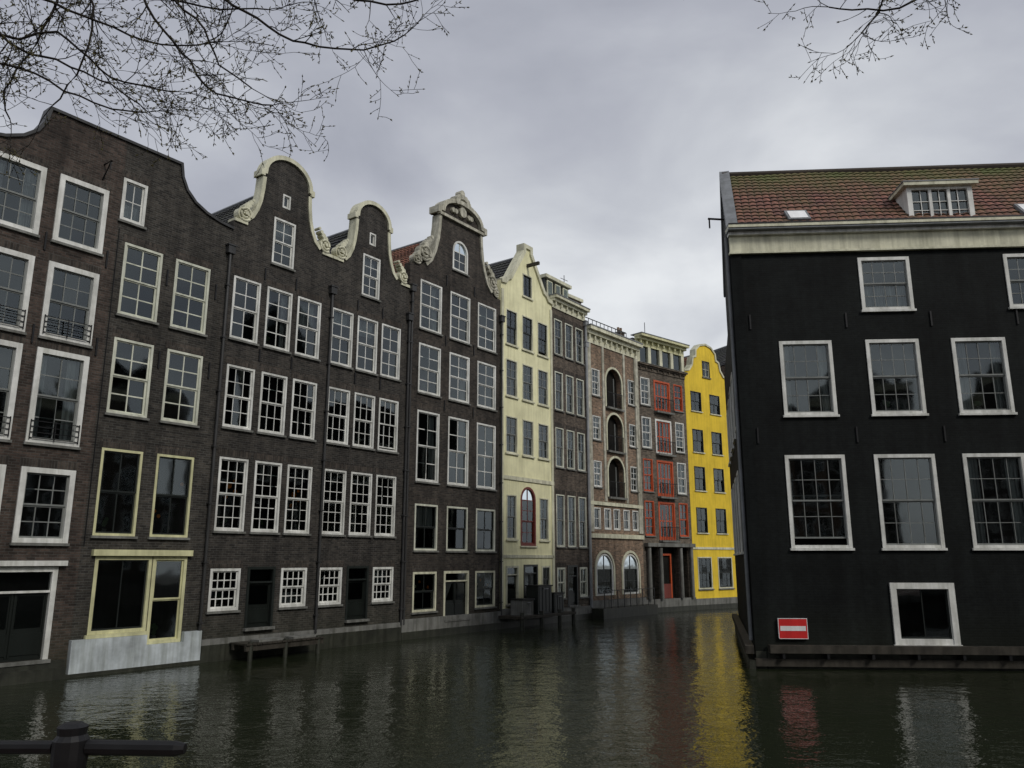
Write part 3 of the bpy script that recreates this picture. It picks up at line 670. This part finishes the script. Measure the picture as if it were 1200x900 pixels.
for x in (2.05, 9.75):
    y0 = .15; z0 = 14.0+(y0+.1)*a/bb; y1 = y0+.5; z1 = z0+.5*a/bb
    nn = Vector((0, -a, bb)).normalized()*.13
    vs = [(x, y0+nn.y, z0+nn.z), (x+.75, y0+nn.y, z0+nn.z), (x+.75, y1+nn.y, z1+nn.z), (x, y1+nn.y, z1+nn.z)]
    lo = [(x, y0, z0), (x+.75, y0, z0), (x+.75, y1, z1), (x, y1, z1)]
    H.add('skylight', 'lead', vs+lo, [(0, 1, 5, 4), (1, 2, 6, 5), (2, 3, 7, 6), (3, 0, 4, 7), (0, 1, 2, 3)])
    q = [tuple(Vector(v)+nn*.1) for v in vs]; cx = sum(p[0] for p in q)/4; cy = sum(p[1] for p in q)/4; cz = sum(p[2] for p in q)/4
    H.add('skylight', 'signwhite', [(cx+(p[0]-cx)*.8, cy+(p[1]-cy)*.8, cz+(p[2]-cz)*.8) for p in q], [(0, 1, 2, 3)])
for x in (.5, 3.6, 6.3, 9.0, 11.8):
    for z in (10.45, 6.65): H.anchor(x, z, .5)
H.box('timber_fender', 'wood', .35, w, -.42, -.12, .28, .5); H.box('timber_fender', 'wood', -.05, w, -.2, -.02, -.12, .1)
for k in range(12): H.box('timber_fender', 'iron', .7+1.3*k, .78+1.3*k, -.4, .0, .12, .28)
H.box('stone_plinth', 'darkstone', 0, w, -.05, .0, -.8, .3)
H.finish()
S = House('no_entry_waterway_sign', (7.4, 25.3), DK)
S.box('sign_panel', 'red', .72, 1.56, -.10, -.05, .68, 1.25); S.box('white_stripe', 'signwhite', .76, 1.52, -.106, -.05, .90, 1.04)
S.ribbon('sign_rim', 'signwhite', [(.72, .68), (.72, 1.25), (1.56, 1.25), (1.56, .68), (.72, .68)], .0, .015, -.104, -.04)
S.box('mounting_bracket', 'iron', .9, .95, -.05, 0, .75, 1.2); S.box('mounting_bracket', 'iron', 1.33, 1.38, -.05, 0, .75, 1.2); S.finish()

# ============================================================ jetties and boxes
J = House('wooden_jetty', P1(1.0), D1)
for k in range(16): J.box('deck_planks', 'wood', .0+.2*k, .18+.2*k, -1.1, -.15, .30, .35)
J.box('deck_beams', 'wood', 0, 3.2, -1.05, -.95, .12, .30); J.box('deck_beams', 'wood', 0, 3.2, -.35, -.25, .12, .30)
for x in (.2, 1.6, 3.0): J.tube('piles', 'darkstone', [(x, -1.0, -1), (x, -1.0, .4)], .08, 8)
for x in (.6, 2.0): J.box('stacked_boards', 'stone', x, x+1.0, -.9, -.4, .352, .42)
J.finish()
J = House('wooden_jetty', P1(15.6), D1)
J.box('deck_planks', 'wood', 0, 4.8, -1.5, -.15, .30, .42)
for x in (.2, 1.8, 3.4, 4.7): J.tube('piles', 'darkstone', [(x, -1.4, -1), (x, -1.4, .6)], .1, 8)
J.finish()
for i, (x, ww, h, mt) in enumerate(((.5, .9, .7, 'stone'), (1.8, 1.2, 1.3, 'darkframe'), (3.2, .9, .9, 'darkframe'))):
    B = House('storage_bin', P1(15.6+x), D1)
    B.box('bin_body', mt, 0, ww, -1.2, -.5, .43, .43+h); B.box('bin_lid', 'iron', -.04, ww+.04, -1.26, -.46, .43+h, .49+h)
    for k in range(4): B.box('bin_ribs', mt, .08+k*ww/4, .12+k*ww/4, -1.22, -1.2, .5, .38+h)
    B.box('bin_handle', 'lightpipe', ww*.35, ww*.65, -1.3, -1.26, .3+h, .33+h); B.finish()

# ============================================================ ground, water, quay
def sheet(name, z, size, mat, cx=0, cy=0):
    mb = MB(); s = size; mb.v = [(cx-s, cy-s, z), (cx+s, cy-s, z), (cx+s, cy+s, z), (cx-s, cy+s, z)]; mb.f = [(0, 1, 2, 3)]
    return mkobj(name, mb, mat)
M['mud'] = paint_mat('canal_bed_mud', (.03, .028, .02), .9, .3, .3)
sheet('ground', -2.0, 1500, M['mud'])
def water_mat():
    m, nt, out = newmat('canal_water')
    tc = N(nt, 'ShaderNodeTexCoord'); obj = tc.outputs['Object']
    n1 = noise_tex(nt, mapping(nt, obj, (1, 1.2, 1)), 2.5, 3, .55)
    n2 = noise_tex(nt, obj, .5, 2, .5)
    n3 = noise_tex(nt, obj, 9, 2, .6)
    calm = ramp(nt, noise_tex(nt, mapping(nt, obj, (.7, 1, 1)), .13, 3, .6), [(.38, (.5,)*3), (.62, (1, 1, 1))])
    a = N(nt, 'ShaderNodeMath', operation='MULTIPLY_ADD'); L(nt, n3, a.inputs[0]); a.inputs[1].default_value = .2; L(nt, n1, a.inputs[2])
    c_ = N(nt, 'ShaderNodeMath', operation='MULTIPLY'); L(nt, a.outputs[0], c_.inputs[0]); L(nt, calm, c_.inputs[1])
    b = N(nt, 'ShaderNodeMath', operation='MULTIPLY_ADD'); L(nt, n2, b.inputs[0]); b.inputs[1].default_value = 1.3; L(nt, c_.outputs[0], b.inputs[2])
    bp = N(nt, 'ShaderNodeBump', Strength=.85, Distance=.045); L(nt, b.outputs[0], bp.inputs['Height'])
    p = N(nt, 'ShaderNodeBsdfPrincipled', Roughness=.06, IOR=1.38); p.inputs['Base Color'].default_value = (.016, .020, .010, 1)
    p.inputs['Specular Tint'].default_value = (.93, 1, .88, 1)
    L(nt, bp.outputs[0], p.inputs['Normal']); L(nt, p.outputs[0], out.inputs[0]); return m
sheet('canal_water', WZ, 1400, water_mat())
def prism(name, poly, z0, z1, mat):
    mb = MB(); n = len(poly); mb.v = [(x, y, z0) for x, y in poly]+[(x, y, z1) for x, y in poly]
    mb.f = [tuple(range(n)), tuple(range(n, 2*n))]+[(i, (i+1) % n, (i+1) % n+n, i+n) for i in range(n)]
    return mkobj(name, mb, mat)
M['pave'] = paint_mat('courtyard_paving', (.16, .15, .13), .85, .4, .6)
inl = Vector((-.806, .592))*.6
q = [P1(-40), P1(24.3), (8.22, 50.8), (12.05, 54.1), (16, 57.3), (34, 61.5)]
poly = [(x+inl.x, y+inl.y) for x, y in q]+[(500, 62), (500, 900), (-900, 900), (-900, 0)]
prism('ground', poly, -1.5, .25, M['pave'])
prism('ground', [(11.5, 38), (24, 34), (500, 34), (500, 52), (40, 50), (12.5, 45)], -1.5, .3, M['pave'])
prism('ground', [(30, 3.7), (200, 3.7), (200, 30), (30, 21)], -1.5, 1.34, M['pave'])
m, nt, out = newmat('quay_brick_paving')
tc = N(nt, 'ShaderNodeTexCoord'); b = nt.nodes.new('ShaderNodeTexBrick'); b.inputs['Scale'].default_value = 1
b.inputs['Color1'].default_value = (.16, .09, .07, 1); b.inputs['Color2'].default_value = (.11, .07, .06, 1); b.inputs['Mortar'].default_value = (.06, .055, .05, 1)
b.inputs['Brick Width'].default_value = .2; b.inputs['Row Height'].default_value = .1; b.inputs['Mortar Size'].default_value = .006
L(nt, tc.outputs['Object'], b.inputs['Vector']); p = N(nt, 'ShaderNodeBsdfPrincipled', Roughness=.85); L(nt, b.outputs[0], p.inputs['Base Color']); L(nt, p.outputs[0], out.inputs[0])
mb = MB(); mb.v = [(-60, -40, -1.5), (60, -40, -1.5), (60, 3.6, -1.5), (-60, 3.6, -1.5), (-60, -40, 1.35), (60, -40, 1.35), (60, 3.6, 1.35), (-60, 3.6, 1.35)]
mb.f = [(4, 5, 6, 7), (0, 1, 5, 4), (1, 2, 6, 5), (2, 3, 7, 6), (3, 0, 4, 7)]
mkobj('quay_pavement', mb, m)
mb = MB(); mb.v = [(x, y, z) for z in (1.0, 1.4) for x, y in ((-60, 3.604), (60, 3.604), (60, 4.0), (-60, 4.0))]
mb.f = [(0, 1, 2, 3), (4, 5, 6, 7), (0, 1, 5, 4), (1, 2, 6, 5), (2, 3, 7, 6), (3, 0, 4, 7)]
mkobj('quay_kerb', mb, M['stone'])
R = House('iron_quay_railing', (0, 3.5), (1, 0))
R.tube('rail', 'iron', [(-9, 0, 2.25), (-1.88, 0, 2.25)], .026, 10); R.tube('rail', 'iron', [(-1.74, 0, 2.25), (-1.38, 0, 2.245), (-1.34, 0, 2.245)], [.03, .03, .02], 10)
R.tube('rail', 'iron', [(-9, 0, 1.8), (-1.82, 0, 1.8)], .02, 10)
for x in (-1.81, -4.2, -6.6, -9):
    prof = [(1.4, .09), (1.46, .09), (1.48, .05), (2.14, .045), (2.16, .065), (2.21, .07), (2.28, .07), (2.30, .055), (2.33, .06), (2.345, .035)]
    R.tube('post', 'iron', [(x, 0, z) for z, r in prof], [r for z, r in prof], 14)
R.finish()

# ============================================================ bare trees
M['bark'] = paint_mat('tree_bark', (.028, .024, .02), .85, .4, 8, .2, streak=False)
M['bud'] = paint_mat('spring_buds', (.11, .10, .04), .7, .3, 8, .2, streak=False)
def rv():
    v = Vector((random.gauss(0, 1), random.gauss(0, 1), random.gauss(0, 1))); return v.normalized()
def bud(mb, p, d, s):
    d = d.normalized(); a = d.cross(rv()).normalized(); b2 = d.cross(a); n = len(mb.v)
    mb.v += [p, p+d*s+a*s*.4, p+d*s+b2*s*.4, p+d*s-a*s*.4, p+d*s-b2*s*.4, p+d*s*2.4]
    mb.f += [(n, n+1, n+2), (n, n+2, n+3), (n, n+3, n+4), (n, n+4, n+1), (n+5, n+2, n+1), (n+5, n+3, n+2), (n+5, n+4, n+3), (n+5, n+1, n+4)]
def twig(bm, bb, p, d, ln, r, lvl):
    n = max(3, int(ln/.075)); pts = [p.copy()]; d = d.normalized(); q = p.copy(); st = ln/n
    for i in range(n):
        d = (d+rv()*.22+Vector((0, 0, .03))).normalized(); q = q+d*st; pts.append(q.copy())
    rad = [max(.0026, r*(1-.6*i/n)) for i in range(n+1)]
    tube(bm, pts, rad, 3, cap=False)
    bud(bb, pts[-1], d, .017)
    for i in range(1, n+1):
        if lvl > 0 and random.random() < (.8 if lvl > 1 else .62):
            dd = (pts[i]-pts[i-1]).normalized(); o = (dd*.75+rv()*.85).normalized()
            twig(bm, bb, pts[i], o, ln*random.uniform(.3, .6), rad[i]*.65, lvl-1)
        elif lvl == 0 and random.random() < .75: bud(bb, pts[i], (d+rv()).normalized(), .015)
def limb(bm, bb, pts, r0, r1, dens=.0, tl=.7):
    pts = [Vector(p) for p in pts]; out = []
    n = len(pts)
    for i in range(n-1):
        a = pts[max(i-1, 0)]; b_, c_ = pts[i], pts[i+1]; d_ = pts[min(i+2, n-1)]
        seg = max(2, int((c_-b_).length/.13))
        for k in range(seg):
            t = k/seg
            out.append(.5*((2*b_)+(c_-a)*t+(2*a-5*b_+4*c_-d_)*t*t+(3*b_-a-3*c_+d_)*t*t*t)+rv()*min(.028, r0*.8))
    out.append(pts[-1]); m_ = len(out)
    rad = [r0+(r1-r0)*(i/(m_-1))**.8 for i in range(m_)]
    tube(bm, out, rad, 7, cap=False)
    if dens:
        for i in range(2, m_):
            if random.random() < dens:
                t = (out[i]-out[i-1]).normalized(); o = (t*.7+rv()*.9).normalized()
                twig(bm, bb, out[i], o, random.uniform(.35, 1)*tl, max(.0045, min(rad[i]*.6, .009)), 2)
        twig(bm, bb, out[-1], (out[-1]-out[-2]), tl*.8, max(r1*.8, .005), 2)
def tree(base, paths, feeders, crown, seed, dens):
    random.seed(seed); e = bpy.data.objects.new('bare_tree', None); link(e); bm, bb = MB(), MB()
    bx, by = base
    limb(bm, bb, [(bx, by, 1.3), (bx+.05, by, 3), (bx-.05, by+.1, 5), (bx, by+.1, 6.4)], .27, .19)
    tube(bm, [(bx, by, 1.2), (bx, by, 1.6)], [.42, .28], 12)
    for f in feeders: limb(bm, bb, [(bx, by+.1, 5.6+random.random()*.7)]+f, .13, .028, 0)
    for p in paths: limb(bm, bb, p, .020, .007, dens)
    for p in crown: limb(bm, bb, [(bx, by+.1, 6.2)]+p, .14, .02, .3, 1.2)
    mkobj('branches', bm, M['bark'], e, True); mkobj('buds', bb, M['bud'], e)
pL = [
 [(-4.6, 6.7, 9.5), (-4.1, 7, 9.1), (-3.6, 7, 8.34), (-3.25, 7.1, 7.9), (-2.95, 7.1, 7.55), (-2.35, 7, 7.35)],
 [(-5.6, 6.5, 8.9), (-5.0, 6.8, 8.0), (-4.5, 6.9, 8.1), (-3.95, 7.0, 7.65), (-3.3, 7.0, 7.5)],
 [(-3.6, 6.8, 9.4), (-3.3, 7, 8.9), (-2.7, 7, 8.4), (-2.1, 7.1, 8.1), (-1.5, 7.1, 8.05), (-1.1, 7.1, 8.2)],
 [(-5.6, 6.5, 8.9), (-5.3, 6.5, 7.7), (-4.6, 6.6, 7.5), (-4.0, 6.8, 7.25), (-3.5, 6.8, 7.15)],
 [(-2.6, 6.9, 9.3), (-2.2, 7, 8.85), (-1.6, 7, 8.55), (-1.0, 7, 8.5), (-.65, 7, 8.7)],
 [(-4.6, 6.7, 9.5), (-4.35, 7, 8.8), (-4.2, 7, 8.2), (-4.3, 7, 7.7), (-4.5, 7, 7.35)],
 [(-5.6, 6.5, 8.9), (-4.9, 6.7, 8.5), (-4.2, 7, 8.3), (-3.6, 7.2, 8.15), (-3.0, 7.2, 8.2)],
 [(-3.6, 6.8, 9.4), (-3.5, 7, 8.7), (-3.1, 7, 8.2), (-2.9, 7, 7.8), (-2.6, 7.1, 7.6)],
 [(-5.6, 6.5, 8.9), (-5.2, 6.7, 8.3), (-4.9, 6.8, 7.9), (-4.4, 6.8, 7.7), (-3.9, 6.9, 7.5), (-3.6, 6.9, 7.3)],
 [(-4.6, 6.7, 9.5), (-4.0, 6.9, 8.8), (-3.6, 7.0, 8.6), (-3.0, 7.1, 8.5), (-2.5, 7.1, 8.5)],
 [(-4.6, 6.7, 9.5), (-4.6, 7, 8.7), (-4.7, 7, 8.2), (-5.0, 7, 7.5), (-4.9, 7, 7.2)],
]
fL = [[(-7.4, 4.8, 7.8), (-6.4, 5.8, 8.7), (-5.6, 6.5, 8.9)], [(-7.2, 4.6, 8.2), (-5.9, 5.9, 9.4), (-4.6, 6.7, 9.5)],
      [(-6.9, 4.5, 8.8), (-5.2, 5.9, 9.9), (-3.6, 6.8, 9.4)], [(-6.5, 4.3, 9.3), (-4.4, 5.8, 10.2), (-2.6, 6.9, 9.3)]]
cL = [[(-9, 3, 8), (-10.5, 2.5, 9.5)], [(-8.3, 1.5, 8.5), (-8.8, -.5, 10.5)], [(-7.8, 3.4, 9), (-7.5, 3, 12)], [(-9.2, 4.5, 8.5), (-11, 6, 10.5)], [(-6.8, 2, 9), (-5.5, 0, 11)]]
tree((-7.8, 2.9), pL, fL, cL, 31, .72)
pR = [
 [(4.7, 6.6, 9.4), (4.4, 7, 8.8), (4.05, 7, 8.5), (3.6, 7, 8.42), (3.2, 7, 8.45)],
 [(3.8, 6.8, 9.5), (3.85, 7, 8.8), (3.7, 7, 8.4), (3.5, 7, 8.15)],
 [(4.7, 6.6, 9.4), (4.7, 7, 8.9), (4.5, 7, 8.65)],
 [(3.8, 6.8, 9.5), (3.0, 6.9, 9.5), (2.4, 7, 9.3), (2.15, 7, 9.05)]]
fR = [[(7, 4.2, 8), (5.8, 5.6, 9.2), (4.7, 6.6, 9.4)], [(6.6, 4.0, 8.8), (5.2, 5.6, 9.9), (3.8, 6.8, 9.5)]]
cR = [[(9, 2.5, 8.5), (10.5, 2.5, 10)], [(8, 0, 8.5), (8.5, -1.5, 10.5)], [(7.6, 2, 9), (7.8, 2.2, 12)], [(9, 4, 8.5), (11.5, 5, 10.5)]]
tree((7.6, 2.2), pR, fR, cR, 12, .55)

# ============================================================ sky and sun
W = bpy.data.worlds.new('World'); scene.world = W; W.use_nodes = True; nt = W.node_tree; nt.nodes.clear()
out = nt.nodes.new('ShaderNodeOutputWorld')
sky = nt.nodes.new('ShaderNodeTexSky'); sky.sky_type = 'NISHITA'; sky.sun_disc = False
sdir = Vector((.52, -.62, .66)).normalized()
sky.sun_elevation = math.asin(sdir.z); sky.sun_rotation = math.atan2(sdir.x, sdir.y)
b1 = N(nt, 'ShaderNodeBackground', Strength=.1); L(nt, sky.outputs[0], b1.inputs[0])
tc = N(nt, 'ShaderNodeTexCoord'); g = tc.outputs['Generated']
v = mapping(nt, g, (1.0, 1.0, 2.0))
nz = N(nt, 'ShaderNodeTexNoise', Scale=2.6, Detail=6, Roughness=.5, Distortion=.25); L(nt, v, nz.inputs['Vector'])
nz2 = N(nt, 'ShaderNodeTexNoise', Scale=1.15, Detail=2, Roughness=.5); L(nt, v, nz2.inputs['Vector'])
mx = N(nt, 'ShaderNodeMath', operation='MULTIPLY_ADD'); L(nt, nz.outputs[0], mx.inputs[0]); mx.inputs[1].default_value = .55
m2 = N(nt, 'ShaderNodeMath', operation='MULTIPLY'); L(nt, nz2.outputs[0], m2.inputs[0]); m2.inputs[1].default_value = .45; L(nt, m2.outputs[0], mx.inputs[2])
sx = N(nt, 'ShaderNodeSeparateXYZ'); L(nt, g, sx.inputs[0])
mr = N(nt, 'ShaderNodeMapRange'); mr.inputs[1].default_value = .1; mr.inputs[2].default_value = .55; mr.inputs[3].default_value = .04; mr.inputs[4].default_value = -.015; L(nt, sx.outputs[2], mr.inputs[0])
mr2 = N(nt, 'ShaderNodeMapRange'); mr2.inputs[1].default_value = .1; mr2.inputs[2].default_value = .65; mr2.inputs[3].default_value = 0; mr2.inputs[4].default_value = .06; L(nt, sx.outputs[0], mr2.inputs[0])
ad = N(nt, 'ShaderNodeMath', operation='ADD'); L(nt, mx.outputs[0], ad.inputs[0]); L(nt, mr.outputs[0], ad.inputs[1])
ad2 = N(nt, 'ShaderNodeMath', operation='ADD'); L(nt, ad.outputs[0], ad2.inputs[0]); L(nt, mr2.outputs[0], ad2.inputs[1])
col = ramp(nt, ad2.outputs[0], [(.38, (.34, .355, .41)), (.47, (.44, .455, .51)), (.56, (.58, .60, .64)), (.66, (.80, .82, .84))])
b2 = N(nt, 'ShaderNodeBackground', Strength=1.05); L(nt, col, b2.inputs[0])
ms = N(nt, 'ShaderNodeMixShader'); ms.inputs[0].default_value = .93; L(nt, b1.outputs[0], ms.inputs[1]); L(nt, b2.outputs[0], ms.inputs[2]); L(nt, ms.outputs[0], out.inputs[0])
sl = bpy.data.lights.new('sun', 'SUN'); sl.energy = 1.5; sl.angle = math.radians(14); sl.color = (1, .96, .89)
so = bpy.data.objects.new('sun', sl); link(so); so.rotation_euler = (-sdir).to_track_quat('-Z', 'Y').to_euler()

scene.view_settings.view_transform = 'Standard'; scene.view_settings.look = 'None'; scene.view_settings.exposure = 0

cam = bpy.data.cameras.new('camera'); co = bpy.data.objects.new('camera', cam); link(co)
cam.sensor_width = 36; cam.lens = 930/1200*36; cam.clip_end = 3000; cam.clip_start = .05
co.location = (0, 0, 3); co.rotation_euler = (math.radians(90+12.5), 0, 0)
scene.camera = co
